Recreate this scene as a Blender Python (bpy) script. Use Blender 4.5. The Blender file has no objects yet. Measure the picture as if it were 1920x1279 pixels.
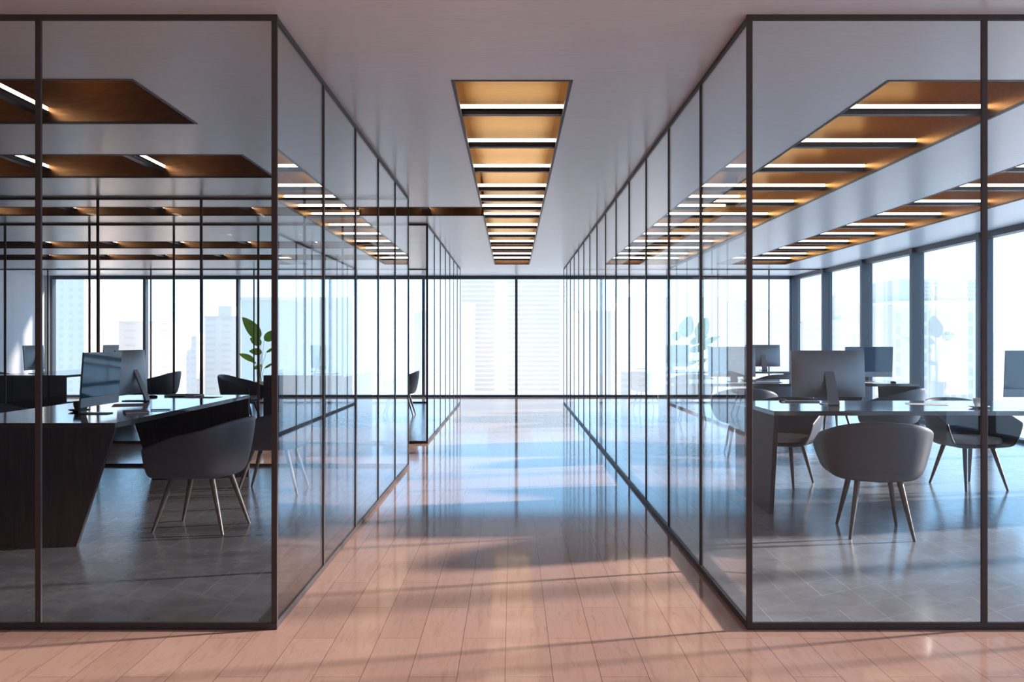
import bpy, bmesh, math, random
from mathutils import Vector, Matrix
random.seed(7)
PI = math.pi
sc = bpy.context.scene
COL = sc.collection

# ------------------------------------------------------------------ camera
H = 2.6544                      # ceiling height
cam_d = bpy.data.cameras.new('camera')
cam_d.sensor_width = 36.0
cam_d.lens = 1700.0 / 1920.0 * 36.0
cam_d.shift_y = -2.0 / 1920.0
cam_d.clip_start = 0.05
cam_d.clip_end = 6000
cam = bpy.data.objects.new('camera', cam_d)
COL.objects.link(cam)
cam.location = (0, 0, 1.25)
cam.rotation_euler = (PI / 2, 0, 0)
sc.camera = cam

# ------------------------------------------------------------------ view, world, sun
sc.view_settings.view_transform = 'Standard'
sc.view_settings.look = 'None'
sc.view_settings.gamma = 1.0
sc.view_settings.use_curve_mapping = False
sc.view_settings.exposure = 0.15
cy = sc.cycles
cy.max_bounces = 12
cy.diffuse_bounces = 5
cy.glossy_bounces = 5
cy.transmission_bounces = 4
cy.transparent_max_bounces = 64
cy.sample_clamp_indirect = 6.0
cy.caustics_reflective = False
cy.caustics_refractive = False

w = bpy.data.worlds.new('world')
sc.world = w
w.use_nodes = True
nt = w.node_tree
bg = nt.nodes['Background']
tc = nt.nodes.new('ShaderNodeTexCoord')
sx = nt.nodes.new('ShaderNodeSeparateXYZ')
rp = nt.nodes.new('ShaderNodeValToRGB')
nt.links.new(tc.outputs['Generated'], sx.inputs[0])
nt.links.new(sx.outputs['Z'], rp.inputs[0])
rp.color_ramp.elements[0].position = 0.055         # pale haze low over the city
rp.color_ramp.elements[0].color = (0.52, 0.74, 1.0, 1)
rp.color_ramp.elements[1].position = 0.17          # clear blue above it
rp.color_ramp.elements[1].color = (0.27, 0.58, 0.94, 1)
nt.links.new(rp.outputs[0], bg.inputs['Color'])
bg.inputs['Strength'].default_value = 2.7

sun_d = bpy.data.lights.new('sun', 'SUN')
sun_d.energy = 10.5
sun_d.color = (1.0, 0.89, 0.83)
sun_d.angle = math.radians(2.8)
sun = bpy.data.objects.new('sun', sun_d)
COL.objects.link(sun)
e = math.radians(15.0)
d = Vector((-0.972 * math.cos(e), -0.235 * math.cos(e), -math.sin(e)))
sun.rotation_euler = d.to_track_quat('-Z', 'Y').to_euler()


# ------------------------------------------------------------------ materials
def mat(name):
    m = bpy.data.materials.new(name)
    m.use_nodes = True
    return m, m.node_tree, m.node_tree.nodes['Principled BSDF']


class N:
    """small node helper"""
    def __init__(self, nt):
        self.nt = nt

    def link(self, a, b):
        self.nt.links.new(a, b)

    def put(self, sock, v):
        if hasattr(v, 'is_output'):
            self.nt.links.new(v, sock)
        else:
            sock.default_value = v

    def math(self, op, a, b=0.0, c=0.0):
        n = self.nt.nodes.new('ShaderNodeMath')
        n.operation = op
        self.put(n.inputs[0], a)
        self.put(n.inputs[1], b)
        self.put(n.inputs[2], c)
        return n.outputs[0]

    def coord(self):
        t = self.nt.nodes.new('ShaderNodeTexCoord')
        return t.outputs['Object']

    def sep(self, v):
        s = self.nt.nodes.new('ShaderNodeSeparateXYZ')
        self.link(v, s.inputs[0])
        return s.outputs

    def comb(self, x, y, z=0.0):
        s = self.nt.nodes.new('ShaderNodeCombineXYZ')
        self.put(s.inputs[0], x)
        self.put(s.inputs[1], y)
        self.put(s.inputs[2], z)
        return s.outputs[0]

    def noise(self, vec, scale, detail=4.0, rough=0.55, dist=0.0, stretch=None):
        if stretch is not None:
            mp = self.nt.nodes.new('ShaderNodeMapping')
            mp.inputs['Scale'].default_value = stretch
            self.link(vec, mp.inputs[0])
            vec = mp.outputs[0]
        n = self.nt.nodes.new('ShaderNodeTexNoise')
        n.inputs['Scale'].default_value = scale
        n.inputs['Detail'].default_value = detail
        n.inputs['Roughness'].default_value = rough
        n.inputs['Distortion'].default_value = dist
        self.link(vec, n.inputs['Vector'])
        return n.outputs[0]

    def ramp(self, v, stops):
        r = self.nt.nodes.new('ShaderNodeValToRGB')
        el = r.color_ramp.elements
        while len(el) > 1:
            el.remove(el[-1])
        for i, (p, c) in enumerate(stops):
            x = el[0] if i == 0 else el.new(p)
            x.position = p
            x.color = (*c, 1) if len(c) == 3 else c
        self.put(r.inputs[0], v)
        return r.outputs[0]

    def mix(self, f, a, b, blend='MIX'):
        m = self.nt.nodes.new('ShaderNodeMix')
        m.data_type = 'RGBA'
        m.blend_type = blend
        self.put(m.inputs[0], f)
        for s, v in ((m.inputs[6], a), (m.inputs[7], b)):
            if hasattr(v, 'is_output'):
                self.link(v, s)
            else:
                s.default_value = (*v, 1)
        return m.outputs[2]

    def bump(self, h, strength, dist, bsdf):
        b = self.nt.nodes.new('ShaderNodeBump')
        b.inputs['Strength'].default_value = strength
        b.inputs['Distance'].default_value = dist
        self.link(h, b.inputs['Height'])
        self.link(b.outputs[0], bsdf.inputs['Normal'])


def simple(name, col, rough=0.5, metal=0.0, spec=0.5, var=0.0, vscale=20.0, coat=0.0, bump=0.0):
    m, t, b = mat(name)
    n = N(t)
    b.inputs['Roughness'].default_value = rough
    b.inputs['Metallic'].default_value = metal
    b.inputs['Specular IOR Level'].default_value = spec
    b.inputs['Coat Weight'].default_value = coat
    v = n.noise(n.coord(), vscale, 4.0)
    lo = tuple(c * (1 - var) for c in col)
    hi = tuple(min(1, c * (1 + var)) for c in col)
    n.link(n.ramp(v, [(0.3, lo), (0.7, hi)]), b.inputs['Base Color'])
    if bump:
        n.bump(v, bump, 0.002, b)
    return m


def mat_plank_floor():
    m, t, b = mat('plank_floor')
    n = N(t)
    x, y, z = n.sep(n.coord())
    vx = n.math('SUBTRACT', y, 0.3145)
    vy = n.math('ADD', x, 0.026)
    br = t.nodes.new('ShaderNodeTexBrick')
    br.offset = 0.5
    br.offset_frequency = 2
    br.inputs['Scale'].default_value = 1.0
    br.inputs['Brick Width'].default_value = 0.871
    br.inputs['Row Height'].default_value = 0.178
    br.inputs['Mortar Size'].default_value = 0.0011
    br.inputs['Mortar Smooth'].default_value = 0.1
    br.inputs['Color1'].default_value = (0, 0, 0, 1)
    br.inputs['Color2'].default_value = (1, 1, 1, 1)
    br.inputs['Mortar'].default_value = (0.5, 0.5, 0.5, 1)
    n.link(n.comb(vx, vy), br.inputs['Vector'])
    tone = n.ramp(br.outputs['Color'], [(0.0, (0.54, 0.330, 0.260)), (0.5, (0.57, 0.352, 0.28)), (1.0, (0.60, 0.375, 0.30))])
    # grain, shifted plank by plank
    row = n.math('FLOOR', n.math('DIVIDE', vy, 0.178))
    gv = n.comb(n.math('MULTIPLY', x, 14.0), n.math('ADD', n.math('MULTIPLY', y, 1.6), n.math('MULTIPLY', row, 7.3)), row)
    g = n.noise(gv, 2.2, 6.0, 0.62, 0.8)
    grain = n.ramp(g, [(0.30, (0.80, 0.74, 0.70)), (0.5, (1, 1, 1)), (0.72, (0.90, 0.86, 0.83))])
    c = n.mix(0.75, tone, grain, 'MULTIPLY')
    c = n.mix(br.outputs['Fac'], c, (0.16, 0.075, 0.05))
    n.link(c, b.inputs['Base Color'])
    rg = n.noise(gv, 3.0, 3.0)
    r = t.nodes.new('ShaderNodeMapRange')
    r.inputs['To Min'].default_value = 0.05
    r.inputs['To Max'].default_value = 0.11
    n.link(rg, r.inputs[0])
    n.link(r.outputs[0], b.inputs['Roughness'])
    b.inputs['Specular IOR Level'].default_value = 0.12
    n.bump(n.math('SUBTRACT', n.math('MULTIPLY', g, 0.35), br.outputs['Fac']), 0.05, 0.002, b)
    return m


def mat_tile_floor(name, slope, dark, light):
    m, t, b = mat(name)
    n = N(t)
    co = n.coord()
    x, y, z = n.sep(co)
    u = n.math('DIVIDE', n.math('SUBTRACT', x, 0.085), 0.178)
    v = n.math('DIVIDE', n.math('SUBTRACT', y, n.math('MULTIPLY', x, slope)), 0.232)
    fu = n.math('FRACT', u)
    # every second column carries its joints half a tile further on
    iu = n.math('FLOOR', u)
    fv = n.math('FRACT', v)
    iv = n.math('FLOOR', v)
    wn = t.nodes.new('ShaderNodeTexWhiteNoise')
    wn.noise_dimensions = '2D'
    n.link(n.comb(iu, iv), wn.inputs['Vector'])
    lu = n.math('LESS_THAN', fu, 0.018)
    lv = n.math('LESS_THAN', fv, 0.014)
    line = n.math('MAXIMUM', lu, lv)
    nz = n.noise(co, 5.0, 8.0, 0.65, 0.6)
    fine = n.noise(co, 26.0, 6.0, 0.6, 0.4, (1.0, 0.35, 1.0))
    base = n.ramp(nz, [(0.28, dark), (0.72, light)])
    var = n.ramp(wn.outputs['Value'], [(0, (0.93, 0.93, 0.93)), (1, (1.03, 1.03, 1.03))])
    c = n.mix(1.0, base, var, 'MULTIPLY')
    c = n.mix(n.math('MULTIPLY', line, n.math('MULTIPLY', wn.outputs['Value'], 0.55)), c, tuple(min(1, q * 2.2) for q in light))  # bevel glints painted in: joints lightened by random amounts
    n.link(c, b.inputs['Base Color'])
    r = t.nodes.new('ShaderNodeMapRange')
    r.inputs['To Min'].default_value = 0.10
    r.inputs['To Max'].default_value = 0.24
    n.link(fine, r.inputs[0])
    n.link(r.outputs[0], b.inputs['Roughness'])
    b.inputs['Specular IOR Level'].default_value = 0.42
    hh = n.math('ADD', n.math('MULTIPLY', nz, 0.6), n.math('MULTIPLY', fine, 0.7))
    hh = n.math('ADD', hh, n.math('MULTIPLY', line, 0.25))
    hh = n.math('ADD', hh, n.math('MULTIPLY', wn.outputs['Value'], 0.15))
    n.bump(hh, 0.20, 0.005, b)
    return m


def mat_ceiling():
    m, t, b = mat('brushed_ceiling')
    n = N(t)
    co = n.coord()
    s = n.noise(co, 3.0, 6.0, 0.7, 0.0, (1.0, 30.0, 1.0))
    f = n.noise(co, 14.0, 4.0, 0.6, 0.0, (1.0, 18.0, 1.0))
    v = n.math('ADD', n.math('MULTIPLY', s, 0.6), n.math('MULTIPLY', f, 0.4))
    n.link(n.ramp(v, [(0.3, (0.60, 0.625, 0.665)), (0.7, (0.77, 0.795, 0.84))]), b.inputs['Base Color'])
    b.inputs['Roughness'].default_value = 0.27
    b.inputs['Specular IOR Level'].default_value = 0.4
    n.bump(v, 0.08, 0.003, b)
    return m


def mat_glass(name, tint, r0=0.02, graze=1.0):
    m = bpy.data.materials.new(name)
    m.use_nodes = True
    t = m.node_tree
    for q in list(t.nodes):
        if q.type != 'OUTPUT_MATERIAL':
            t.nodes.remove(q)
    out = [q for q in t.nodes if q.type == 'OUTPUT_MATERIAL'][0]
    n = N(t)
    lw = t.nodes.new('ShaderNodeLayerWeight')
    lw.inputs['Blend'].default_value = 0.5
    fac = n.math('MULTIPLY_ADD', n.math('POWER', lw.outputs['Facing'], 5.0), (1.0 - r0) * graze, r0)
    tr = t.nodes.new('ShaderNodeBsdfTransparent')
    tr.inputs[0].default_value = (*tint, 1)
    gl = t.nodes.new('ShaderNodeBsdfGlossy')
    gl.inputs['Roughness'].default_value = 0.0
    gl.inputs['Color'].default_value = (1, 1, 1, 1)
    mx = t.nodes.new('ShaderNodeMixShader')
    n.link(fac, mx.inputs[0])
    n.link(tr.outputs[0], mx.inputs[1])
    n.link(gl.outputs[0], mx.inputs[2])
    n.link(mx.outputs[0], out.inputs[0])
    return m


def mat_dark_wood(name, dark, light, rough, axis, spec=0.6):
    m, t, b = mat(name)
    n = N(t)
    st = {'x': (1.2, 16.0, 16.0), 'z': (14.0, 14.0, 1.0)}[axis]
    g = n.noise(n.coord(), 3.0, 7.0, 0.65, 1.0, st)
    n.link(n.ramp(g, [(0.3, dark), (0.7, light)]), b.inputs['Base Color'])
    r = t.nodes.new('ShaderNodeMapRange')
    r.inputs['To Min'].default_value = rough
    r.inputs['To Max'].default_value = rough + 0.16
    n.link(g, r.inputs[0])
    n.link(r.outputs[0], b.inputs['Roughness'])
    b.inputs['Specular IOR Level'].default_value = spec
    n.bump(g, 0.08, 0.002, b)
    return m


def mat_bronze():
    m, t, b = mat('bronze_lining')
    n = N(t)
    g = n.noise(n.coord(), 9.0, 6.0, 0.7, 0.2, (1.0, 6.0, 6.0))
    n.link(n.ramp(g, [(0.3, (0.165, 0.083, 0.043)), (0.7, (0.25, 0.132, 0.068))]), b.inputs['Base Color'])
    b.inputs['Metallic'].default_value = 1.0
    b.inputs['Roughness'].default_value = 0.30
    b.inputs['Specular Tint'].default_value = (0.93, 0.76, 0.54, 1)
    n.bump(g, 0.3, 0.003, b)
    return m


def mat_leaf():
    m, t, b = mat('glossy_green_leaf')
    n = N(t)
    v = n.noise(n.coord(), 8.0, 4.0)
    c = n.ramp(v, [(0.3, (0.24, 0.38, 0.035)), (0.7, (0.44, 0.58, 0.08))])
    n.link(c, b.inputs['Base Color'])
    b.inputs['Roughness'].default_value = 0.4
    tl = t.nodes.new('ShaderNodeBsdfTranslucent')
    n.link(c, tl.inputs['Color'])
    mx = t.nodes.new('ShaderNodeMixShader')
    mx.inputs[0].default_value = 0.5
    out = [q for q in t.nodes if q.type == 'OUTPUT_MATERIAL'][0]
    n.link(b.outputs[0], mx.inputs[1])
    n.link(tl.outputs[0], mx.inputs[2])
    n.link(mx.outputs[0], out.inputs[0])
    return m


def mat_emit(name, col, s):
    m, t, b = mat(name)
    b.inputs['Base Color'].default_value = (0.9, 0.9, 0.9, 1)
    b.inputs['Emission Color'].default_value = (*col, 1)
    b.inputs['Emission Strength'].default_value = s
    return m


def mat_facade(name, wall, glass, px, pz, fx, fz):
    """storeys of windows: px, pz pitch in metres, fx, fz share of the pitch that is glass"""
    m, t, b = mat(name)
    n = N(t)
    x, y, z = n.sep(n.coord())
    h = n.math('ADD', x, y)
    fu = n.math('FRACT', n.math('DIVIDE', h, px))
    fv = n.math('FRACT', n.math('DIVIDE', z, pz))
    win = n.math('MULTIPLY', n.math('LESS_THAN', fu, fx), n.math('LESS_THAN', fv, fz))
    wn = t.nodes.new('ShaderNodeTexWhiteNoise')
    wn.noise_dimensions = '2D'
    n.link(n.comb(n.math('FLOOR', n.math('DIVIDE', h, px)), n.math('FLOOR', n.math('DIVIDE', z, pz))), wn.inputs['Vector'])
    g = n.mix(wn.outputs['Value'], glass, wall)
    g = n.mix(0.35, glass, g)
    n.link(n.mix(win, wall, g), b.inputs['Base Color'])
    b.inputs['Roughness'].default_value = 0.9
    b.inputs['Specular IOR Level'].default_value = 0.0
    return m


M = {}
M['floor'] = mat_plank_floor()
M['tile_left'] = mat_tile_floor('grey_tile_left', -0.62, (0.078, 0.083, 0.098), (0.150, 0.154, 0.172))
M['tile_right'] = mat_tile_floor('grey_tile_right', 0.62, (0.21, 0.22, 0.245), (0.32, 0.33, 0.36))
M['ceiling'] = mat_ceiling()
M['wall'] = simple('white_plaster', (0.74, 0.74, 0.75), 0.6, 0, 0.3, 0.03, 6, bump=0.02)
M['wall_back'] = simple('grey_plaster', (0.40, 0.39, 0.39), 0.7, 0, 0.2, 0.03, 6)
M['frame'] = simple('bronze_frame', (0.068, 0.055, 0.055), 0.48, 0.1, 0.25, 0.08, 30)
M['window_frame'] = simple('slate_window_frame', (0.055, 0.062, 0.075), 0.42, 0.2, 0.5, 0.06, 12)
M['glass'] = mat_glass('clear_partition_glass', (0.98, 0.982, 0.983))
M['glass_front'] = mat_glass('low_reflection_glass', (0.98, 0.982, 0.983), 0.02, 0.30)
M['pane'] = mat_glass('window_glass', (0.97, 0.985, 0.985), 0.02)
M['desk_top'] = mat_dark_wood('dark_oak_top', (0.040, 0.033, 0.034), (0.085, 0.072, 0.070), 0.0, 'x', 0.8)
M['desk_side'] = mat_dark_wood('dark_oak_side', (0.034, 0.029, 0.033), (0.062, 0.054, 0.058), 0.46, 'z', 0.25)
M['bronze'] = mat_bronze()
M['trim'] = simple('slate_lip', (0.022, 0.024, 0.029), 0.45, 0.2, 0.5, 0.05, 20)
M['lamp_body'] = simple('lamp_housing', (0.035, 0.032, 0.034), 0.38, 0.4, 0.5, 0.05, 20)
M['lamp'] = mat_emit('lamp_diffuser', (1.0, 0.88, 0.70), 6.5)
M['shell'] = simple('charcoal_shell', (0.074, 0.082, 0.102), 0.42, 0, 0.4, 0.05, 40, bump=0.02)
M['cushion'] = simple('taupe_cushion', (0.48, 0.42, 0.40), 0.75, 0, 0.2, 0.10, 60, bump=0.1)
M['leg'] = mat_dark_wood('smoked_oak_leg', (0.060, 0.050, 0.048), (0.11, 0.094, 0.09), 0.30, 'z')
M['alu'] = simple('grey_aluminium', (0.21, 0.215, 0.235), 0.36, 0.6, 0.5, 0.03, 20)
M['chin'] = simple('light_chin', (0.30, 0.33, 0.37), 0.35, 0.3, 0.5, 0.03, 20)
M['bezel'] = simple('black_bezel', (0.02, 0.02, 0.022), 0.2, 0, 0.5, 0.02, 20)
M['screen'] = simple('dark_screen', (0.026, 0.095, 0.160), 0.04, 0, 0.6, 0.02, 4)  # switched-off screen; blue of reflected windows put into the base colour
M['paper'] = simple('white_paper', (0.72, 0.70, 0.68), 0.7, 0, 0.3, 0.02, 20)
M['kraft'] = simple('brown_paper', (0.42, 0.29, 0.24), 0.7, 0, 0.3, 0.05, 20)
M['black'] = simple('black_plastic', (0.025, 0.025, 0.028), 0.35, 0, 0.5, 0.05, 30)
M['keys'] = simple('pale_keys', (0.55, 0.55, 0.57), 0.5, 0, 0.4, 0.04, 30)
M['china'] = simple('white_china', (0.78, 0.77, 0.77), 0.22, 0, 0.5, 0.02, 10)
M['china_brown'] = simple('brown_glaze', (0.13, 0.085, 0.07), 0.25, 0, 0.5, 0.05, 10)
M['coffee'] = simple('coffee', (0.03, 0.015, 0.01), 0.1, 0, 0.5, 0.05, 10)
M['notebook'] = simple('grey_notebook_cover', (0.30, 0.25, 0.25), 0.6, 0, 0.3, 0.05, 30)
M['leaf'] = mat_leaf()
M['stem'] = simple('green_stem', (0.12, 0.16, 0.06), 0.5, 0, 0.4, 0.15, 30)
M['pot'] = simple('pale_pot', (0.45, 0.45, 0.46), 0.5, 0, 0.4, 0.04, 12)
M['soil'] = simple('potting_soil', (0.05, 0.035, 0.025), 0.9, 0, 0.2, 0.4, 50)
M['city_ground'] = simple('city_ground', (0.90, 0.72, 0.62), 0.95, 0, 0.0, 0.08, 0.02)


# ------------------------------------------------------------------ mesh helpers
class MB:
    def __init__(self):
        self.bm = bmesh.new()

    def box(self, x0, x1, y0, y1, z0, z1, bevel=0.0, seg=1):
        r = bmesh.ops.create_cube(self.bm, size=1.0)
        vs = r['verts']
        for v in vs:
            v.co = Vector(((x0 + x1) / 2 + v.co.x * (x1 - x0), (y0 + y1) / 2 + v.co.y * (y1 - y0), (z0 + z1) / 2 + v.co.z * (z1 - z0)))
        if bevel:
            es = list({ed for v in vs for ed in v.link_edges})
            bmesh.ops.bevel(self.bm, geom=es, offset=bevel, segments=seg, affect='EDGES', profile=0.5)
        return self

    def prism(self, pts, z0, z1, bevel=0.0, seg=2, axis='z'):
        """outline of 2-D points extruded; axis x: points are (y, z), z0..z1 run along x"""
        lo, hi = [], []
        for (a, b) in pts:
            if axis == 'z':
                lo.append(self.bm.verts.new((a, b, z0)))
                hi.append(self.bm.verts.new((a, b, z1)))
            elif axis == 'x':
                lo.append(self.bm.verts.new((z0, a, b)))
                hi.append(self.bm.verts.new((z1, a, b)))
            else:
                lo.append(self.bm.verts.new((a, z0, b)))
                hi.append(self.bm.verts.new((a, z1, b)))
        n = len(pts)
        fs = [self.bm.faces.new(lo), self.bm.faces.new(hi)]
        for i in range(n):
            fs.append(self.bm.faces.new((lo[i], lo[(i + 1) % n], hi[(i + 1) % n], hi[i])))
        if bevel:
            es = list(fs[0].edges) + list(fs[1].edges)
            bmesh.ops.bevel(self.bm, geom=es, offset=bevel, segments=seg, affect='EDGES', profile=0.5)
        return self

    def tube(self, pts, radii, n=12, cap=True):
        rings = []
        k = len(pts)
        pts = [Vector(p) for p in pts]
        for i, p in enumerate(pts):
            if i == 0:
                dr = pts[1] - pts[0]
            elif i == k - 1:
                dr = pts[-1] - pts[-2]
            else:
                dr = pts[i + 1] - pts[i - 1]
            dr.normalize()
            up = Vector((0, 0, 1)) if abs(dr.z) < 0.95 else Vector((1, 0, 0))
            a = dr.cross(up).normalized()
            b = dr.cross(a).normalized()
            r = radii[i] if isinstance(radii, (list, tuple)) else radii
            rings.append([self.bm.verts.new(p + a * math.cos(2 * PI * j / n) * r + b * math.sin(2 * PI * j / n) * r) for j in range(n)])
        for i in range(k - 1):
            for j in range(n):
                self.bm.faces.new((rings[i][j], rings[i][(j + 1) % n], rings[i + 1][(j + 1) % n], rings[i + 1][j]))
        if cap:
            self.bm.faces.new(rings[0])
            self.bm.faces.new(rings[-1])
        return self

    def lathe(self, prof, n=32):
        rings = []
        for (r, z) in prof:
            if r < 1e-6:
                rings.append([self.bm.verts.new((0, 0, z))])
            else:
                rings.append([self.bm.verts.new((r * math.cos(2 * PI * j / n), r * math.sin(2 * PI * j / n), z)) for j in range(n)])
        for a, b in zip(rings, rings[1:]):
            for j in range(n):
                q = [a[j % len(a)], a[(j + 1) % len(a)], b[(j + 1) % len(b)], b[j % len(b)]]
                u = []
                for v in q:
                    if v not in u:
                        u.append(v)
                if len(u) >= 3:
                    self.bm.faces.new(u)
        return self

    def build(self, name, m, parent=None, smooth=False, loc=None, rot=None):
        bmesh.ops.recalc_face_normals(self.bm, faces=self.bm.faces)
        me = bpy.data.meshes.new(name)
        self.bm.to_mesh(me)
        self.bm.free()
        me.materials.append(m)
        if smooth:
            for p in me.polygons:
                p.use_smooth = True
            me.set_sharp_from_angle(angle=math.radians(40))
        o = bpy.data.objects.new(name, me)
        COL.objects.link(o)
        if parent:
            o.parent = parent
        if loc is not None:
            o.location = loc
        if rot is not None:
            o.rotation_euler = rot
        return o


def tag(o, label, cat, group=None):
    o['label'] = label
    o['category'] = cat
    if group:
        o['group'] = group
    return o


def thing(name, label, cat, loc=(0, 0, 0), rz=0.0, group=None):
    o = bpy.data.objects.new(name, None)
    o.empty_display_size = 0.1
    COL.objects.link(o)
    o.location = loc
    o.rotation_euler = (0, 0, rz)
    return tag(o, label, cat, group)


def struct(o):
    o['kind'] = 'structure'
    return o


def dup(root, loc, rz, label, group=None):
    r = root.copy()
    COL.objects.link(r)
    r.location = loc
    r.rotation_euler = (0, 0, rz)
    r['label'] = label
    if group:
        r['group'] = group
    for ch in list(root.children):
        c = ch.copy()
        COL.objects.link(c)
        c.parent = r
        for g in list(ch.children):
            d_ = g.copy()
            COL.objects.link(d_)
            d_.parent = c
    return r


ORD = ['first', 'second', 'third', 'fourth', 'fifth', 'sixth', 'seventh', 'eighth', 'ninth', 'tenth', 'eleventh', 'twelfth', 'thirteenth', 'fourteenth', 'fifteenth']

# ------------------------------------------------------------------ setting
XL, XR = -10.2, 6.15            # left wall, right window wall
YB, YF = -5.0, 19.83            # behind the camera, far window wall
PX = 1.0254                     # corridor partitions stand at +-PX
Y0, YE = 3.917, 17.93           # front and far partition
YM1, YM2 = 8.94, 10.95          # cross corridor on the left

mb = MB()
mb.box(XL - 0.2, XR + 0.25, YB - 0.2, YF + 0.25, -0.2, 0.0)
struct(mb.build('floor', M['floor']))
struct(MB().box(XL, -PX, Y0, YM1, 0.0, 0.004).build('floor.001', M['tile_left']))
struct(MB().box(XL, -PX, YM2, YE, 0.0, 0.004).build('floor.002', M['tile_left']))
struct(MB().box(PX, XR, Y0, YE, 0.0, 0.004).build('floor.003', M['tile_right']))

struct(MB().box(XL - 0.2, XL, YB, YF + 0.2, 0, H + 0.4).build('wall_left', M['wall']))
struct(MB().box(XL, XR, YB - 0.2, YB, 0, H + 0.4).build('wall_back', M['wall_back']))

# ceiling with the light recesses cut out: x0, x1, y0, y1
REC = {
    'C': (-0.33, 0.33, 4.90, 16.87),
    'T': (-9.80, -0.33, 9.58, 10.25),
    'A': (2.03, 3.04, 4.90, 16.87),
    'B': (4.07, 5.10, 4.90, 16.87),
    'L1': (-9.80, -2.04, 4.88, 5.89),
    'L2': (-9.80, -2.04, 6.87, 7.85),
    'L3': (-9.80, -2.04, 12.92, 13.89),
    'L4': (-9.80, -2.04, 14.92, 15.90),
}
xs = sorted({XL - 0.2, XR + 0.25} | {r[0] for r in REC.values()} | {r[1] for r in REC.values()})
ys = sorted({YB - 0.2, YF + 0.25} | {r[2] for r in REC.values()} | {r[3] for r in REC.values()})
bm = bmesh.new()
cv = {}
for i, x in enumerate(xs):
    for j, y in enumerate(ys):
        cv[i, j] = bm.verts.new((x, y, H))
for i in range(len(xs) - 1):
    for j in range(len(ys) - 1):
        cx_, cy_ = (xs[i] + xs[i + 1]) / 2, (ys[j] + ys[j + 1]) / 2
        if any(r[0] < cx_ < r[1] and r[2] < cy_ < r[3] for r in REC.values()):
            continue
        bm.faces.new((cv[i, j], cv[i, j + 1], cv[i + 1, j + 1], cv[i + 1, j]))
loose = [v for v in bm.verts if not v.link_faces]
bmesh.ops.delete(bm, geom=loose, context='VERTS')
me = bpy.data.meshes.new('ceiling')
bm.to_mesh(me)
bm.free()
me.materials.append(M['ceiling'])
co = bpy.data.objects.new('ceiling', me)
COL.objects.link(co)
struct(co)
# the slab over everything, above the recesses
struct(MB().box(XL - 0.2, XR + 0.25, YB - 0.2, YF + 0.25, H + 0.40, H + 0.6).build('ceiling.001', M['wall']))

# ------------------------------------------------------------------ window walls
def window_bay(n, x0, x1, y0, y1, along):
    """one bay between two mullions, full height"""
    r = bpy.data.objects.new('window_%d' % n, None)
    COL.objects.link(r)
    struct(r)
    hd, sl = 0.075, 0.045
    f = MB()
    if along == 'x':
        yi, yo = YF, YF + 0.14
        f.box(x0, x1, yi, yo, H - hd, H)
        f.box(x0, x1, yi, yo, 0, sl)
        f.box(x0 - 0.028, x0 + 0.028, yi - 0.02, yo, 0, H - 0.001)
        f.build('frame', M['window_frame'], r)
        MB().box(x0 + 0.028, x1 - 0.028, yi + 0.07, yi + 0.082, sl, H - hd).build('pane', M['pane'], r)
    else:
        xi, xo = XR, XR + 0.14
        f.box(xi, xo, y0, y1, H - hd, H)
        f.box(xi, xo, y0, y1, 0, sl)
        f.box(xi - 0.05, xo, y1 - 0.04, y1 + 0.04, 0, H - 0.001)
        f.build('frame', M['window_frame'], r)
        MB().box(xi + 0.07, xi + 0.082, y0 + 0.04, y1 - 0.04, sl, H - hd).build('pane', M['pane'], r)


wn_ = 1
xm = [-10.07 + 2.033 * k for k in range(9)]
xm[8] = XR
for k in range(8):
    window_bay(wn_, xm[k], xm[k + 1], 0, 0, 'x')
    wn_ += 1
yr = YF
k = 0
while yr > YB + 0.1:
    y1 = yr
    y0 = max(YB, yr - 1.985)
    window_bay(wn_, 0, 0, y0, y1, 'y')
    wn_ += 1
    yr = y0
# corner post where the two window walls meet
struct(MB().box(XR - 0.05, XR + 0.14, YF - 0.05, YF + 0.14, 0, H).build('trim_1', M['window_frame']))
struct(MB().box(XL, xm[0], YF, YF + 0.14, 0, H).build('wall_far', M['wall']))


# ------------------------------------------------------------------ glass partitions
def partition(label, p0, p1, n, first=True, last=True, glass='glass'):
    """run of n glazed bays from p0 to p1 on the floor"""
    a, b = Vector((*p0, 0)), Vector((*p1, 0))
    L = (b - a).length
    rz = math.atan2(b.y - a.y, b.x - a.x)
    r = thing('glass_partition', label, 'glass partition', a, rz)
    t = 0.0075           # half depth of the profiles
    fw = 0.0125          # half width of the posts
    tr, brr = 0.024, 0.030
    e0, e1 = (-fw if first else 0.0), (L + fw if last else L)
    MB().box(e0, e1, -t, t, H - tr, H - 0.0005, 0.001).build('top_rail', M['frame'], r)
    MB().box(e0, e1, -t - 0.002, t + 0.002, 0.001, brr, 0.001).build('bottom_rail', M['frame'], r)
    for i in range(n + 1):
        if (i == 0 and not first) or (i == n and not last):
            continue
        x = L * i / n
        MB().box(x - fw, x + fw, -t, t, brr, H - tr, 0.001).build('post', M['frame'], r)
    for i in range(n):
        x0, x1 = L * i / n + fw, L * (i + 1) / n - fw
        MB().box(x0, x1, -0.0025, 0.0025, brr, H - tr).build('glass_pane', M[glass], r)
    return r


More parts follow.
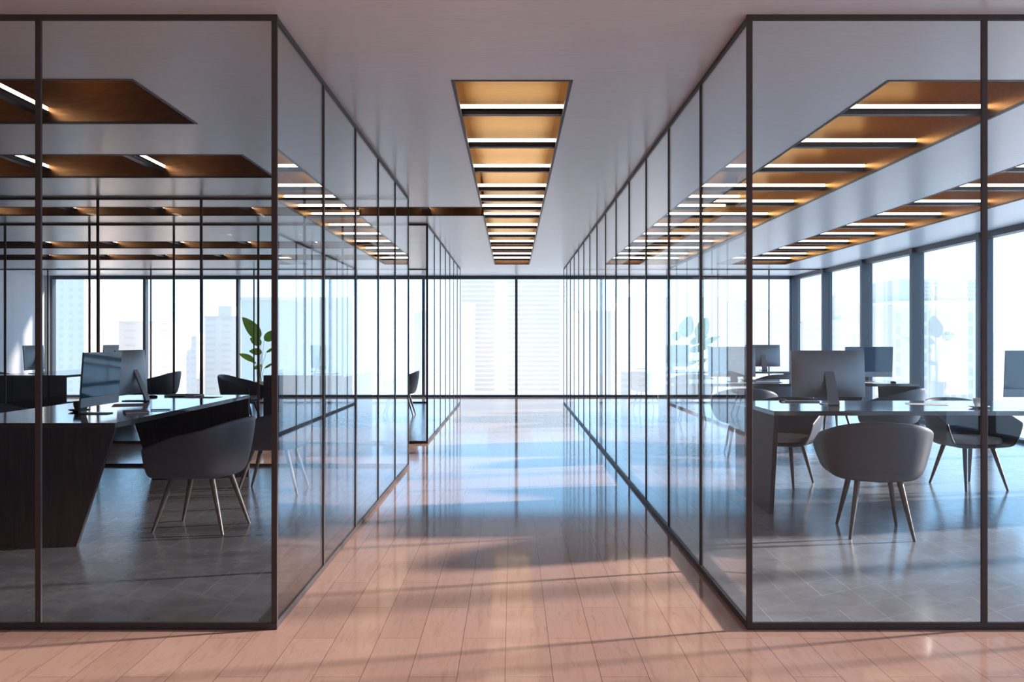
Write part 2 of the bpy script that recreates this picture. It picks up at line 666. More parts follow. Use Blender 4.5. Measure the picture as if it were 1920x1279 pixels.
partition('dark-framed glass front of the left office, facing the camera', (XL, Y0), (-PX, Y0), 9, True, True, 'glass_front')
partition('dark-framed glass wall between the corridor and the near left office', (-PX, Y0), (-PX, YM1), 5, False, True)
partition('glass back wall of the near left office, on the cross corridor', (XL, YM1), (-PX, YM1), 9, True, False)
partition('glass front of the far left office, beyond the cross corridor', (XL, YM2), (-PX, YM2), 9, True, True)
partition('glass wall between the corridor and the far left office', (-PX, YM2), (-PX, YE), 7, False, True)
partition('glass end wall of the far left office, before the far windows', (XL, YE), (-PX, YE), 9, True, False)
partition('dark-framed glass front of the right office, facing the camera', (PX, Y0), (XR - 0.055, Y0), 5, True, False, 'glass_front')
partition('long glass wall between the corridor and the right office', (PX, Y0), (PX, YE), 14, False, True)
partition('glass end wall of the right office, before the far windows', (PX, YE), (XR - 0.055, YE), 5, False, False)

# ------------------------------------------------------------------ ceiling recesses
RD = 0.32


def recess(key, label, gap=None, right_open=False):
    x0, x1, y0, y1 = REC[key]
    r = thing('ceiling_recess', label, 'ceiling recess', ((x0 + x1) / 2, (y0 + y1) / 2, H))
    hx, hy = (x1 - x0) / 2, (y1 - y0) / 2
    th = 0.012
    h = MB()
    h.box(-hx - th, hx + th, -hy - th, hy + th, RD, RD + th)
    h.box(-hx - th, hx + th, -hy - th, -hy, 0.002, RD)
    h.box(-hx - th, hx + th, hy, hy + th, 0.002, RD)
    if gap:
        g0, g1 = gap[0] - (y0 + y1) / 2, gap[1] - (y0 + y1) / 2
        h.box(-hx - th, -hx, -hy, g0, 0.002, RD)
        h.box(-hx - th, -hx, g1, hy, 0.002, RD)
    else:
        h.box(-hx - th, -hx, -hy, hy, 0.002, RD)
    if not right_open:
        h.box(hx, hx + th, -hy, hy, 0.002, RD)
    h.build('lining', M['bronze'], r)
    lw, l0, l1 = 0.017, -0.003, 0.012
    t = MB()
    t.box(-hx, hx, -hy, -hy + lw, l0, l1)
    t.box(-hx, hx, hy - lw, hy, l0, l1)
    if gap:
        t.box(-hx, -hx + lw, -hy + lw, g0, l0, l1)
        t.box(-hx, -hx + lw, g1, hy - lw, l0, l1)
    else:
        t.box(-hx, -hx + lw, -hy + lw, hy - lw, l0, l1)
    if not right_open:
        t.box(hx - lw, hx, -hy + lw, hy - lw, l0, l1)
    t.build('lip', M['trim'], r)


recess('C', 'long bronze-lined ceiling recess over the middle of the corridor', gap=(REC['T'][2], REC['T'][3]))
recess('T', 'narrow bronze ceiling recess over the cross corridor, joining the corridor recess', right_open=True)
recess('A', 'bronze ceiling recess of the right office, next to the corridor')
recess('B', 'bronze ceiling recess of the right office, nearer the right windows')
recess('L1', 'nearest bronze ceiling recess of the near left office')
recess('L2', 'second bronze ceiling recess of the near left office, before its back wall')
recess('L3', 'nearer bronze ceiling recess of the far left office')
recess('L4', 'farther bronze ceiling recess of the far left office')


def lamp_proto(length, label, loc, rz, group):
    """bar lamp along local x, its front face towards -y"""
    r = thing('linear_ceiling_lamp', label, 'ceiling lamp', loc, rz, group)
    w2 = 0.045
    prof = [(-w2, 0.082), (-w2, 0.066), (-w2 + 0.006, 0.056), (-w2 + 0.016, 0.050), (w2 - 0.016, 0.050), (w2 - 0.006, 0.056), (w2, 0.066), (w2, 0.082)]
    MB().prism(prof, -length / 2, length / 2, axis='x').build('lamp_body', M['lamp_body'], r)
    MB().box(-length / 2, length / 2, -w2 + 0.002, w2 - 0.002, 0.082, 0.110, 0.004).build('diffuser', M['lamp'], r)
    return r


def lamp_row(key, positions, along, phrase, group):
    x0, x1, y0, y1 = REC[key]
    first = None
    for i, p in enumerate(positions):
        lab = '%s bar lamp from the %s of the %s' % (ORD[i], 'near end' if along == 'y' else 'right end', phrase)
        if along == 'y':
            loc, rz, L = ((x0 + x1) / 2, p + 0.045, H), 0.0, x1 - x0 - 0.002
        else:
            loc, rz, L = (p, (y0 + y1) / 2, H), PI / 2, y1 - y0 - 0.002
        if first is None:
            first = lamp_proto(L, lab, loc, rz, group)
        else:
            dup(first, loc, rz, lab, group)


lamp_row('C', [5.82, 6.81, 7.80, 8.79, 9.46, 10.10, 10.76, 11.78, 12.77, 13.75, 14.75, 15.72, 16.55], 'y', 'corridor ceiling recess', 'bar lamps of the corridor recess')
lamp_row('A', [5.82 + 0.99 * k for k in range(11)] + [16.62], 'y', 'right office recess by the corridor', 'bar lamps of the right office')
lamp_row('B', [5.82 + 0.99 * k for k in range(11)] + [16.62], 'y', 'right office recess by the windows', 'bar lamps of the right office')
lamp_row('T', [-0.97 - 1.0 * k for k in range(6)], 'x', 'cross corridor recess', 'bar lamps of the cross corridor')
lamp_row('L1', [-3.055 - 1.005 * k for k in range(2)], 'x', 'nearest left office recess', 'bar lamps of the near left office')
lamp_row('L2', [-3.045 - 1.005 * k for k in range(3)], 'x', 'second near left office recess', 'bar lamps of the near left office')
lamp_row('L3', [-3.03 - 1.02 * k for k in range(5)], 'x', 'nearer far-left-office recess', 'bar lamps of the far left office')
lamp_row('L4', [-3.04 - 1.02 * k for k in range(6)], 'x', 'farther far-left-office recess', 'bar lamps of the far left office')

# ------------------------------------------------------------------ desks
DL, DW, DT = 2.80, 1.11, 0.75


def make_desk(label, loc, rz, flip=False, inset=0.235):
    r = thing('office_desk', label, 'desk', loc, rz, 'dark wood office desks')
    MB().box(0, DL, 0, DW, DT - 0.032, DT, 0.0015).build('tabletop', M['desk_top'], r)
    zt = DT - 0.032
    ends = [(0.0, 0.032), (DL - 0.032, DL)]
    if flip:
        ends.reverse()
    MB().prism([(0.0, zt), (DW, zt), (DW, 0.004), (inset, 0.004)], *ends[0], axis='x').build('end_panel', M['desk_side'], r)
    MB().prism([(0.0, zt), (DW, zt), (DW - inset, 0.004), (0.0, 0.004)], *ends[1], axis='x').build('end_panel', M['desk_side'], r)
    return r


desk0 = make_desk('dark wood desk in the near left office, running away from the camera', (-2.39, 5.46, 0), PI / 2)
make_desk('dark wood desk at the far left, seen through two glass walls', (-6.30, 12.8, 0), PI / 2, True)
dup(desk0, (-2.40, 12.8, 0), PI / 2, 'dark wood desk in the far left office, beside the corridor glass')
desk1 = make_desk('nearest dark wood desk in the right office, with a cup on it', (1.84, 6.36, 0), 0, False, 0.13)
dup(desk1, (1.85, 10.35, 0), 0, 'second dark wood desk in the right office, behind the nearest one')
dup(desk1, (1.85, 14.33, 0), 0, 'farthest dark wood desk in the right office, near its end wall')


# ------------------------------------------------------------------ tub chairs
def chair_shell_mesh():
    """open tub: seat pan, back and arms; local front is +y"""
    nt_ = 26
    # U outline from the front left round the back to the front right
    def outline(hw, yb, yf, u, p):
        s = abs(u)
        sg = 1 if u >= 0 else -1
        if s < 0.62:
            a = s / 0.62 * PI / 2
            x = hw * (math.sin(a) ** (2 / p))
            y = yb * (math.cos(a) ** (2 / p))
        else:
            x = hw
            y = yf * (s - 0.62) / 0.38
        return sg * x, y

    def rim(s):
        # arched back crest, then sloping arms
        if s < 0.42:
            return 0.748 - 0.058 * (s / 0.42) ** 2
        q = (s - 0.42) / 0.58
        return 0.690 - 0.128 * (q ** 1.05)

    prof = [(0.0, 0.0), (0.30, 0.012), (0.48, 0.055), (0.61, 0.14), (0.71, 0.28), (0.80, 0.45), (0.885, 0.64), (0.95, 0.82), (1.0, 1.0)]
    bm_ = bmesh.new()
    grid = []
    for j in range(2 * nt_ + 1):
        u = -1 + j / nt_
        rz = rim(abs(u))
        bx, by = outline(0.178, -0.180, 0.232, u, 2.7)
        tx, ty = outline(0.343, -0.322, 0.232, u, 2.3)
        colv = []
        for k, f in prof:
            colv.append(bm_.verts.new((bx + (tx - bx) * k, by + (ty - by) * k, 0.366 + (rz - 0.366) * f)))
        grid.append(colv)
    rows = prof
    for j in range(2 * nt_):
        for i in range(len(rows) - 1):
            bm_.faces.new((grid[j][i], grid[j + 1][i], grid[j + 1][i + 1], grid[j][i + 1]))
    # seat pan: strips across from left to right columns
    nx = 8
    prev = None
    for kk in range(0, nt_ + 1):
        l, r_ = grid[nt_ - kk][0], grid[nt_ + kk][0]
        if kk == 0:
            prev = [l]
            continue
        line = [l]
        for q in range(1, nx):
            f = q / nx
            p = l.co.lerp(r_.co, f)
            line.append(bm_.verts.new((p.x, p.y, p.z - 0.004 * math.sin(PI * f))))
        line.append(r_)
        if len(prev) == 1:
            for q in range(nx):
                bm_.faces.new((prev[0], line[q + 1], line[q]))
        else:
            for q in range(nx):
                bm_.faces.new((prev[q], prev[q + 1], line[q + 1], line[q]))
        prev = line
    bmesh.ops.recalc_face_normals(bm_, faces=bm_.faces)
    me_ = bpy.data.meshes.new('shell')
    bm_.to_mesh(me_)
    bm_.free()
    return me_


def make_chair(label, loc, rz, group):
    r = thing('tub_chair', label, 'chair', loc, rz, group)
    me_ = chair_shell_mesh()
    me_.materials.append(M['shell'])
    for p in me_.polygons:
        p.use_smooth = True
    sh = bpy.data.objects.new('shell', me_)
    COL.objects.link(sh)
    sh.parent = r
    so = sh.modifiers.new('thick', 'SOLIDIFY')
    so.thickness = 0.018
    so.offset = 0.0
    sb = sh.modifiers.new('smooth', 'SUBSURF')
    sb.levels = 1
    sb.render_levels = 1
    # cushion follows the pan
    pts = []
    for j in range(40):
        a = 2 * PI * j / 40
        ca, sa = math.cos(a), math.sin(a)
        x = 0.228 * abs(ca) ** 0.62 * (1 if ca >= 0 else -1)
        y = 0.215 * abs(sa) ** 0.62 * (1 if sa >= 0 else -1)
        pts.append((x, y + 0.012))
    MB().prism(pts, 0.386, 0.428, 0.012, 3).build('seat_cushion', M['cushion'], r, True)
    for sx_ in (-1, 1):
        for sy_ in (-1, 1):
            top = (0.125 * sx_, 0.135 * sy_, 0.366)
            bot = (0.190 * sx_, 0.243 * sy_, 0.004)
            mid = tuple(a * 0.6 + b * 0.4 for a, b in zip(top, bot))
            MB().tube([top, mid, bot], [0.0195, 0.0165, 0.0095], 14).build('leg', M['leg'], r, True)
    return r


def facing(dx, dy):
    return math.atan2(-dx, dy)


G_L, G_F, G_R = 'tub chairs in the near left office', 'tub chairs in the far left office', 'tub chairs in the right office'
chair0 = make_chair('charcoal tub chair at the right side of the left desk, nearest the camera', (-2.055, 6.01, 0), facing(-0.98, 0.16), G_L)
for lab, x, y, dx, dy, g in [
    ('charcoal tub chair behind the nearest one, half hidden by the glass corner post', -1.97, 7.50, -1, 0.02, G_L),
    ('charcoal tub chair on the far side of the left desk, at the left edge', -4.02, 7.40, 1, 0.05, G_L),
    ('dark tub chair seen beyond the big grey-backed monitor in the far left office', -5.72, 14.70, -1, 0.05, G_F),
    ('dark tub chair left of the potted plant, facing right in the far left office', -3.95, 13.25, 1, -0.05, G_F),
    ('dark tub chair beside the corridor glass of the far left office', -1.86, 15.0, -1, 0, G_F),
    ('dark tub chair with only its top showing behind the far left desk', -7.98, 14.5, 1, 0, G_F),
    ('grey tub chair seen from behind, nearest in the right office', 2.343, 5.87, 0.18, 0.98, G_R),
    ('grey tub chair behind the left end of the nearest right desk, turned left', 2.33, 7.83, -0.60, -0.80, G_R),
    ('grey tub chair with taupe cushion facing us behind the nearest right desk', 3.87, 7.70, 0.16, -0.99, G_R),
    ('grey tub chair before the left end of the second right desk', 2.50, 9.76, 0.15, 1, G_R),
    ('grey tub chair turned sideways before the second right desk', 4.06, 9.72, -0.72, 0.70, G_R),
    ('grey tub chair behind the second right desk, under its blue screen', 4.20, 11.95, 0.05, -1, G_R),
    ('grey tub chair before the left end of the farthest right desk', 2.74, 13.80, 0.12, 1, G_R),
    ('grey tub chair before the middle of the farthest right desk', 3.95, 13.62, -0.1, 1, G_R),
    ('grey tub chair on the far side of the farthest right desk', 2.36, 15.90, 0.1, -1, G_R),
]:
    dup(chair0, (x, y, 0), facing(dx, dy), lab, g)


# ------------------------------------------------------------------ all-in-one computers
def make_computer(label, loc, rz, group):
    """local screen faces -y, base on z = 0"""
    r = thing('desktop_computer', label, 'computer', loc, rz, group)
    W2, zb, zt = 0.285, 0.058, 0.418
    tilt = math.radians(4)
    # case with bulging back
    bm_ = bmesh.new()
    nx, nz = 14, 10
    back, front = [], []
    for j in range(nz + 1):
        rb, rf = [], []
        for i in range(nx + 1):
            u, v = -1 + 2 * i / nx, -1 + 2 * j / nz
            x, z = u * W2, zb + (v + 1) / 2 * (zt - zb)
            bulge = 0.008 + 0.030 * ((1 - u * u) ** 0.75) * ((1 - v * v) ** 0.75)
            rb.append(bm_.verts.new((x, bulge, z)))
            rf.append(bm_.verts.new((x, 0.0, z)))
        back.append(rb)
        front.append(rf)
    for g, fl in ((back, False), (front, True)):
        for j in range(nz):
            for i in range(nx):
                bm_.faces.new((g[j][i], g[j][i + 1], g[j + 1][i + 1], g[j + 1][i]))
    for i in range(nx):
        bm_.faces.new((back[0][i], front[0][i], front[0][i + 1], back[0][i + 1]))
        bm_.faces.new((back[nz][i], front[nz][i], front[nz][i + 1], back[nz][i + 1]))
    for j in range(nz):
        bm_.faces.new((back[j][0], front[j][0], front[j + 1][0], back[j + 1][0]))
        bm_.faces.new((back[j][nx], front[j][nx], front[j + 1][nx], back[j + 1][nx]))
    m_ = MB()
    m_.bm.free()
    m_.bm = bm_
    case = m_.build('case', M['alu'], r, True)
    case.rotation_euler = (tilt, 0, 0)
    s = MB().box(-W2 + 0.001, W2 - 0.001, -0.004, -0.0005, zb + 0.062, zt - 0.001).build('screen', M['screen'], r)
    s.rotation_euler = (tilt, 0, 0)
    c = MB().box(-W2 + 0.001, W2 - 0.001, -0.004, -0.0005, zb + 0.001, zb + 0.0615).build('chin', M['chin'], r)
    c.rotation_euler = (tilt, 0, 0)
    # bent plate stand: neck leaning back, foot going forward
    prof = [(0.020, 0.258), (0.118, 0.024), (0.123, 0.008), (0.114, 0.0), (-0.075, 0.0), (-0.075, 0.006), (0.102, 0.007), (0.107, 0.020), (0.010, 0.25)]
    bm_ = bmesh.new()
    lo = [bm_.verts.new((-0.036 - (0.008 if b < 0.03 else 0), a, b)) for a, b in prof]
    hi = [bm_.verts.new((0.036 + (0.008 if b < 0.03 else 0), a, b)) for a, b in prof]
    n_ = len(prof)
    bm_.faces.new(lo)
    bm_.faces.new(hi)
    for i in range(n_):
        bm_.faces.new((lo[i], lo[(i + 1) % n_], hi[(i + 1) % n_], hi[i]))
    m_ = MB()
    m_.bm.free()
    m_.bm = bm_
    m_.build('stand', M['alu'], r)
    return r


Z = DT + 0.0005
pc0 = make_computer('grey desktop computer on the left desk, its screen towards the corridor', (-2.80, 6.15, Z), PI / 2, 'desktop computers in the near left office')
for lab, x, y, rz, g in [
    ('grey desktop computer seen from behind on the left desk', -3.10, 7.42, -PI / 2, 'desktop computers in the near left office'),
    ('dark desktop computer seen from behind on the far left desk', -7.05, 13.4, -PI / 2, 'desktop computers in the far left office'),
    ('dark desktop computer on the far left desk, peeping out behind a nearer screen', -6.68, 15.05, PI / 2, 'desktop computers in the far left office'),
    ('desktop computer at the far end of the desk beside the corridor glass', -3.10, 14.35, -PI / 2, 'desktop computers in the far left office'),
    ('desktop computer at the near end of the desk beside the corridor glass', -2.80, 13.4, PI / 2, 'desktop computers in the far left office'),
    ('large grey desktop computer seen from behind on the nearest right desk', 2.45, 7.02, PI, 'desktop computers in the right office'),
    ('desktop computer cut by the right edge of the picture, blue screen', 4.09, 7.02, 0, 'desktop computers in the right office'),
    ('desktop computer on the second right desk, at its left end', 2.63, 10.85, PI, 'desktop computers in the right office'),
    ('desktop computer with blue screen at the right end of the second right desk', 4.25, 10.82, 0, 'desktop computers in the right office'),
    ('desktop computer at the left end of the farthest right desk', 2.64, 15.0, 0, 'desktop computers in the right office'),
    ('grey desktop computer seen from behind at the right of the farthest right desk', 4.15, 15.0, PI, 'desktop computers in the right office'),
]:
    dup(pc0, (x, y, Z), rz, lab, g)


# ------------------------------------------------------------------ small things on the desks
def cup(label, loc, m_, rz=0.0):
    r = thing('coffee_cup', label, 'cup', loc, rz)
    MB().lathe([(0, 0.004), (0.020, 0.004), (0.022, 0.0), (0.025, 0.0), (0.028, 0.008), (0.037, 0.030), (0.040, 0.055), (0.041, 0.066),
                (0.0385, 0.067), (0.037, 0.055), (0.033, 0.030), (0.022, 0.010), (0, 0.009)]).build('bowl', m_, r, True)
    MB().lathe([(0, 0.050), (0.0355, 0.050)]).build('coffee', M['coffee'], r)
    a = [(0.038 + 0.020 * math.sin(t), 0, 0.036 + 0.019 * math.cos(t)) for t in [PI * k / 8 for k in range(9)]]
    MB().tube(a, 0.0038, 10).build('handle', m_, r, True)
    return r


def saucer(label, loc, m_):
    o = MB().lathe([(0, 0.004), (0.03, 0.003), (0.06, 0.010), (0.072, 0.015), (0.073, 0.013), (0.06, 0.006), (0.04, 0.0), (0, 0.0)]).build('saucer', m_, None, True, loc)
    return tag(o, label, 'saucer')


def sheet(label, loc, rz, w_=0.21, l_=0.297, m_=None, th=0.0012, name='paper_sheet', cat='paper'):
    o = MB().box(-w_ / 2, w_ / 2, -l_ / 2, l_ / 2, 0, th).build(name, m_ or M['paper'], None, False, loc, (0, 0, rz))
    return tag(o, label, cat)


def keyboard(label, loc, rz, m_='keys'):
    r = thing('computer_keyboard', label, 'keyboard', loc, rz)
    MB().prism([(-0.058, 0.0), (0.058, 0.0), (0.058, 0.010), (-0.058, 0.004)], -0.14, 0.14, axis='x').build('base', M['alu'], r)
    k = MB()
    for j in range(5):
        for i in range(14):
            x = -0.130 + i * 0.0187
            y = -0.050 + j * 0.021
            zz = 0.004 + (y + 0.058) / 0.116 * 0.006
            k.box(x, x + 0.016, y, y + 0.017, zz - 0.001, zz + 0.002)
    o = k.build('keys', M[m_], r)
    return r


def mouse(label, loc, rz):
    prof = [(0, 0.024), (0.012, 0.0235), (0.021, 0.020), (0.027, 0.013), (0.029, 0.006), (0.027, 0.0), (0, 0.0)]
    o = MB().lathe(prof, 24).build('computer_mouse', M['black'], None, True, loc, (0, 0, rz))
    o.scale = (1.0, 1.7, 0.75)
    return tag(o, label, 'mouse')


def pen(label, loc, rz):
    r = thing('pen', label, 'pen', loc, rz)
    MB().tube([(-0.07, 0, 0.0045), (0.055, 0, 0.0045)], 0.0042, 10).build('barrel', M['black'], r, True)
    MB().tube([(0.055, 0, 0.0045), (0.07, 0, 0.0045)], [0.004, 0.0008], 10).build('tip', M['alu'], r, True)
    return r


def notebook(label, loc, rz, w_=0.15, l_=0.21, m_=None):
    r = thing('notebook', label, 'notebook', loc, rz)
    MB().box(-w_ / 2, w_ / 2, -l_ / 2, l_ / 2, 0, 0.002).build('cover', m_ or M['notebook'], r)
    MB().box(-w_ / 2 + 0.003, w_ / 2 - 0.003, -l_ / 2 + 0.003, l_ / 2 - 0.003, 0.002, 0.011).build('pages', M['paper'], r)
    c = MB().box(-w_ / 2, w_ / 2, -l_ / 2, l_ / 2, 0.011, 0.013).build('cover', m_ or M['notebook'], r)
    return r


# left desk
notebook('grey notebook near the right edge of the left desk', (-2.58, 6.22, Z), 0.5)
pen('black pen beside the grey notebook on the left desk', (-2.49, 6.44, Z), 0.35)
sheet('brown paper sheet behind the screen on the left desk', (-2.93, 6.95, Z), 0.35, 0.24, 0.33, M['kraft'])
sheet('brown paper sheet near the far end of the left desk', (-2.70, 7.88, Z), -0.12, 0.30, 0.21, M['kraft'])
notebook('flat grey folder at the far end of the left desk', (-2.92, 8.08, Z), 1.45, 0.20, 0.28)
pen('black pen lying before the grey folder on the left desk', (-2.93, 7.93, Z), 0.1)
mouse('black computer mouse behind the grey-backed monitor on the left desk', (-3.14, 7.92, Z), 1.3)
saucer('brown saucer behind the near screen on the left desk', (-3.02, 6.33, Z), M['china_brown'])
cup('brown coffee cup peeping out behind the near screen on the left desk', (-3.02, 6.33, Z + 0.005), M['china_brown'], 2.6)
# nearest right desk
saucer('grey saucer under the white cup on the nearest right desk', (3.43, 6.66, Z), M['china'])
cup('white coffee cup on the nearest right desk', (3.43, 6.66, Z + 0.005), M['china'], 1.45)
sheet('white paper sheet on the nearest right desk, left of the cup', (3.22, 7.05, Z), 1.2, 0.21, 0.297)
keyboard('grey keyboard behind the large grey-backed monitor', (2.33, 7.33, Z), PI)
mouse('black computer mouse on the nearest right desk, left of the keyboard', (2.21, 7.39, Z), 0.2)
# second right desk
sheet('white paper sheet under the blue screen of the second right desk', (4.15, 10.62, Z), 1.4, 0.21, 0.297)
mouse('black computer mouse at the right end of the second right desk', (4.45, 10.58, Z), 0.1)
keyboard('pale keyboard on the left half of the second right desk', (3.02, 10.66, Z), 0.05)
sheet('white paper sheet beside the keyboard on the second right desk', (2.66, 10.52, Z), 1.3, 0.21, 0.297)
saucer('white saucer under the cup on the second right desk', (2.87, 11.12, Z), M['china'])
cup('white coffee cup on the second right desk', (2.87, 11.12, Z + 0.005), M['china'], 0.4)
# farthest right desk
keyboard('pale keyboard before the left screen of the farthest right desk', (2.66, 14.72, Z), 0.0)
# far left desk
keyboard('pale keyboard on the desk beside the corridor glass', (-2.62, 13.42, Z), PI / 2)


# ------------------------------------------------------------------ potted plants
def leaf_mesh(length, width, curl):
    bm_ = bmesh.new()
    n_ = 12
    rows = []
    for i in range(n_ + 1):
        f = i / n_
        y = length * f
        wv = width / 2 * (math.sin(PI * min(1, f ** 0.75)) ** 0.72) if 0 < f < 1 else 0.0008
        z = -curl * length * f * f
        row = []
        for q in (-1, -0.5, 0, 0.5, 1):
            row.append(bm_.verts.new((q * wv, y, z + 0.22 * wv * (abs(q) ** 1.3))))
        rows.append(row)
    for a, b in zip(rows, rows[1:]):
        for q in range(4):
            bm_.faces.new((a[q], a[q + 1], b[q + 1], b[q]))
    g = bmesh.ops.extrude_face_region(bm_, geom=bm_.faces[:])
    for v in [q for q in g['geom'] if isinstance(q, bmesh.types.BMVert)]:
        v.co.z -= 0.0015
    m_ = MB()
    m_.bm.free()
    m_.bm = bm_
    return m_


def plant(label, loc, leaves):
    """leaves: (base height, attach x, attach z, pitch, roll about the view axis, length, width, turn)"""
    r = thing('potted_plant', label, 'plant', loc)
    MB().lathe([(0, 0), (0.135, 0), (0.15, 0.01), (0.185, 0.36), (0.187, 0.38), (0.172, 0.38), (0.168, 0.34), (0, 0.34)]).build('pot', M['pot'], r, True)
    MB().lathe([(0, 0.352), (0.10, 0.350), (0.166, 0.342)]).build('soil', M['soil'], r)
    for (ax, ay, az, direction, length, width) in leaves:
        a = Vector((ax, ay, az))
        b0 = Vector((ax * 0.12 + random.uniform(-0.03, 0.03), ay * 0.12 + random.uniform(-0.03, 0.03), 0.345))
        mid = b0.lerp(a, 0.55) + Vector((-ax * 0.10, -ay * 0.10, 0.05))
        MB().tube([b0, mid, a], [0.006, 0.0048, 0.003], 8).build('stem', M['stem'], r, True)
        dv = Vector(direction).normalized()
        lf = leaf_mesh(length, width, 0.12).build('leaf', M['leaf'], r, True, a)
        side = dv.cross(Vector((0, 1, 0.15)))
        if side.length < 0.2:
            side = Vector((1, 0, 0))
        side.normalize()
        up = side.cross(dv).normalized()
        lf.rotation_euler = Matrix((side, dv, up)).transposed().to_euler()
    return r


# sizes read at 18.8 m: 1 px = 0.01106 m; heights from the floor
plant('tall green plant with paddle leaves behind the far left office', (-5.24, 18.85, 0), [
    (0.00, 0.0, 1.27, (-0.33, 0.05, 0.42), 0.58, 0.27),
    (0.04, -0.05, 1.15, (-0.62, -0.3, 0.45), 0.27, 0.18),
    (0.09, 0.0, 1.24, (0.80, 0.1, 0.62), 0.34, 0.20),
    (0.06, -0.06, 0.99, (-0.97, -0.2, 0.14), 0.26, 0.15),
    (-0.12, 0.0, 0.82, (-0.90, 0.1, 0.42), 0.35, 0.13),
    (-0.10, 0.1, 0.76, (-0.9, 0.5, 0.36), 0.32, 0.05),
    (0.02, -0.08, 0.66, (-0.25, -0.8, 0.25), 0.22, 0.18),
    (0.13, 0.0, 0.99, (0.85, 0.3, 0.52), 0.28, 0.06),
    (0.08, 0.05, 0.66, (0.80, 0.2, 0.50), 0.24, 0.05),
])
plant('tall plant with paddle leaves behind the right office, through the corridor glass', (3.62, 18.85, 0), [
    (-0.05, 0.0, 1.30, (0.30, 0.1, 1.0), 0.48, 0.32),
    (-0.12, 0.0, 1.29, (-0.70, -0.3, 0.30), 0.24, 0.20),
    (0.26, 0.0, 1.26, (0.35, -0.1, 1.0), 0.50, 0.30),
    (0.06, -0.05, 1.18, (0.90, 0.1, 0.36), 0.42, 0.15),
    (0.06, 0.05, 1.02, (0.95, 0.1, 0.22), 0.48, 0.15),
    (0.30, 0.0, 1.14, (0.90, 0.2, 0.42), 0.46, 0.13),
    (0.02, 0.0, 0.74, (0.92, -0.2, 0.34), 0.26, 0.09),
    (0.30, 0.1, 0.76, (0.85, 0.1, 0.50), 0.22, 0.08),
])

# ------------------------------------------------------------------ the city outside
GZ = -110.0
gr = MB().box(-2500, 2500, 40, 3000, GZ - 2, GZ).build('street_ground', M['city_ground'])
struct(gr)
WALL = (0.86, 0.70, 0.60)  # haze put into the pale colour, warmed to offset the blue skylight


def at(x, y, D):
    return (x - 960) * D / 1700.0, 1.25 + (637.5 - y) * D / 1700.0


def building(name, label, x0, x1, yt, D, depth, m_, crown=None):
    X0, zt = at(x0, yt, D)
    X1, _ = at(x1, yt, D)
    cx_ = (X0 + X1) / 2
    r = thing(name, label, 'building', (cx_, D, GZ))
    hw, ht = (X1 - X0) / 2, zt - GZ
    MB().box(-hw, hw, 0, depth, 0, ht).build('walls', m_, r)
    MB().box(-hw - 0.3, hw + 0.3, -0.3, depth + 0.3, ht, ht + 1.0).build('parapet', M['city_wall'], r)
    if crown:
        f0, f1, hh = crown
        MB().box(-hw + 2 * hw * f0, -hw + 2 * hw * f1, depth * 0.2, depth * 0.8, ht + 1.0, ht + hh).build('roof_block', M['city_wall'], r)
    return r, hw, ht


def c3(k):
    return tuple(q * k for q in WALL)


M['city_wall'] = simple('pale_render', WALL, 0.9, 0, 0.0, 0.02, 0.2)
M['city_grey'] = simple('pale_grey_slab', (0.76, 0.66, 0.575), 0.9, 0, 0.0, 0.02, 0.05)
M['city_glass'] = simple('pale_window_band', (0.66, 0.55, 0.475), 0.9, 0, 0.0, 0.03, 0.1)  # distant windows paled in the colour itself, in place of haze
M['city_beige'] = simple('pale_beige_render', (0.77, 0.645, 0.56), 0.9, 0, 0.0, 0.02, 0.2)
M['city_beige_window'] = simple('grey_beige_window', (0.60, 0.51, 0.45), 0.9, 0, 0.0, 0.03, 0.1)
f_a = mat_facade('facade_small_windows', c3(1.07), (0.81, 0.67, 0.58), 4.2, 3.4, 0.45, 0.5)
f_b = mat_facade('facade_balcony_rows', c3(1.07), (0.81, 0.67, 0.58), 9.0, 3.6, 0.62, 0.38)
f_c = mat_facade('facade_bands', c3(1.07), (0.81, 0.67, 0.58), 60.0, 3.4, 0.94, 0.5)

# the tower straight ahead: two banks of long window bands
D = 640.0
tw, hw, ht = building('office_tower', 'pale banded tower straight ahead beyond the corridor end', 850, 1062, 470, D, 40, M['city_wall'], (0.3, 0.7, 8))
cxw = tw.location.x
for x0, x1 in ((866, 927), (952, 1049)):
    a, _ = at(x0, 0, D)
    b, _ = at(x1, 0, D)
    for k in range(24):
        _, z1 = at(0, 527 + 8.75 * k, D)
        MB().box(a - cxw, b - cxw, -0.4, 0.1, z1 - GZ - 1.55, z1 - GZ).build('window_band', M['city_glass'], tw)
building('office_tower', 'slim pale block in front of the banded tower', 865, 888, 572, 600, 20, M['city_wall'])
building('office_block', 'flat pale grey slab building behind the plant on the left', 452, 684, 563, 300, 30, M['city_grey'])
building('office_block', 'grey block left of the banded tower', 776, 846, 587, 350, 30, M['city_grey'])
building('office_tower', 'pale stepped block behind the grey block left of the tower', 716, 768, 560, 500, 30, f_c, (0.1, 0.5, 9))
building('apartment_tower', 'white apartment tower at the far left window', 100, 158, 522, 400, 35, f_a, (0.2, 0.6, 6))
building('apartment_block', 'long white block with balcony rows at left', 150, 316, 606, 450, 40, f_b)
building('office_block', 'low banded block between the left window bars', 322, 362, 627, 560, 30, f_c)
building('apartment_tower', 'white block with window rows left of the grey slab', 384, 446, 596, 520, 35, f_b, (0.3, 0.7, 7))
building('office_tower', 'faint banded block behind the right office end wall', 1376, 1438, 566, 660, 35, f_c)
building('apartment_tower', 'faint white block left of the right window corner', 1444, 1486, 584, 600, 35, f_a)
building('apartment_block', 'pale block with window rows at the third right window', 1552, 1632, 604, 380, 35, f_b, (0.45, 0.75, 12))
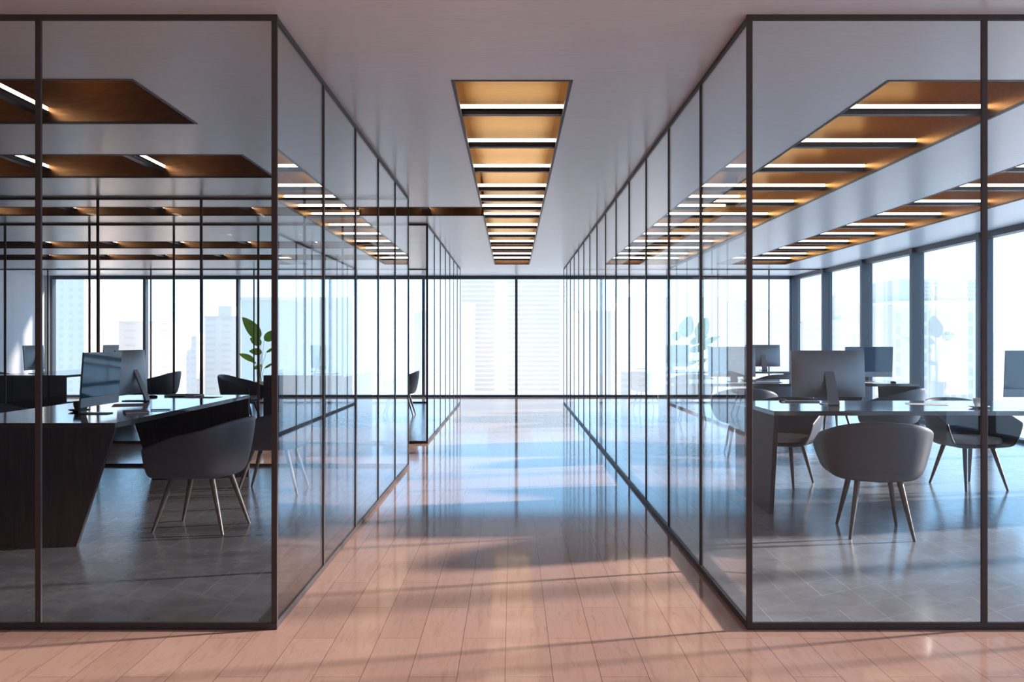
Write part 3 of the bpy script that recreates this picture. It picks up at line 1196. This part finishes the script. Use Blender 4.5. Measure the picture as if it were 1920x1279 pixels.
building('office_block', 'pale block behind the patterned apartment building', 1634, 1700, 600, 420, 30, f_b)
building('apartment_tower', 'pale block at the right edge behind the front post', 1862, 1925, 628, 420, 35, f_a)

# apartment building with a patterned crown at the right windows
D = 220.0
ab, hw, ht = building('apartment_building', 'pale apartment building with patterned crown at the right windows', 1676, 1838, 572, D, 26, M['city_beige'])
cxw = ab.location.x
_, z1 = at(0, 523, D)
a, _ = at(1690, 0, D)
b, _ = at(1836, 0, D)
MB().box(a - cxw, b - cxw, 1.0, 24, ht + 1.0, z1 - GZ).build('crown', M['city_beige'], ab)
a2, _ = at(1709, 0, D)
MB().box(a - cxw - 0.05, a2 - cxw, 0.9, 1.1, ht + 1.2, z1 - GZ - 0.3).build('crown_panel', M['city_beige_window'], ab)
# diamond screen on the crown
sm = MB()
a3, _ = at(1722, 0, D)
for i in range(26):
    for j in range(5):
        xx = a3 - cxw + (i + 0.5 * (j % 2)) * 0.56
        zz = z1 - GZ - 0.6 - j * 0.95
        if zz - 0.9 > ht + 1.0 and xx + 0.3 < b - cxw:
            sm.prism([(xx, zz), (xx + 0.20, zz - 0.42), (xx, zz - 0.84), (xx - 0.20, zz - 0.42)], 0.9, 1.02, axis='y')
sm.build('crown_screen', M['city_beige_window'], ab)
a4, _ = at(1752, 0, D)
b4, _ = at(1786, 0, D)
MB().box(a4 - cxw, b4 - cxw, 0.7, 1.2, ht + 2.0, ht + 4.0).build('crown_panel', M['city_beige_window'], ab)
for xw in (1684, 1733, 1776, 1788, 1808, 1820):
    for k in range(7):
        _, zz = at(0, 586 + 25.3 * k, D)
        xa, _ = at(xw - 4.2, 0, D)
        xb, _ = at(xw + 4.2, 0, D)
        MB().box(xa - cxw, xb - cxw, -0.05, 0.1, zz - GZ - 2.2, zz - GZ).build('window', M['city_beige_window'], ab)
xa, _ = at(1742, 0, D)
xb, _ = at(1768, 0, D)
MB().box(xa - cxw, xb - cxw, -0.25, 0.05, 0.0, ht - 1.4).build('stair_bay', M['city_beige_window'], ab)
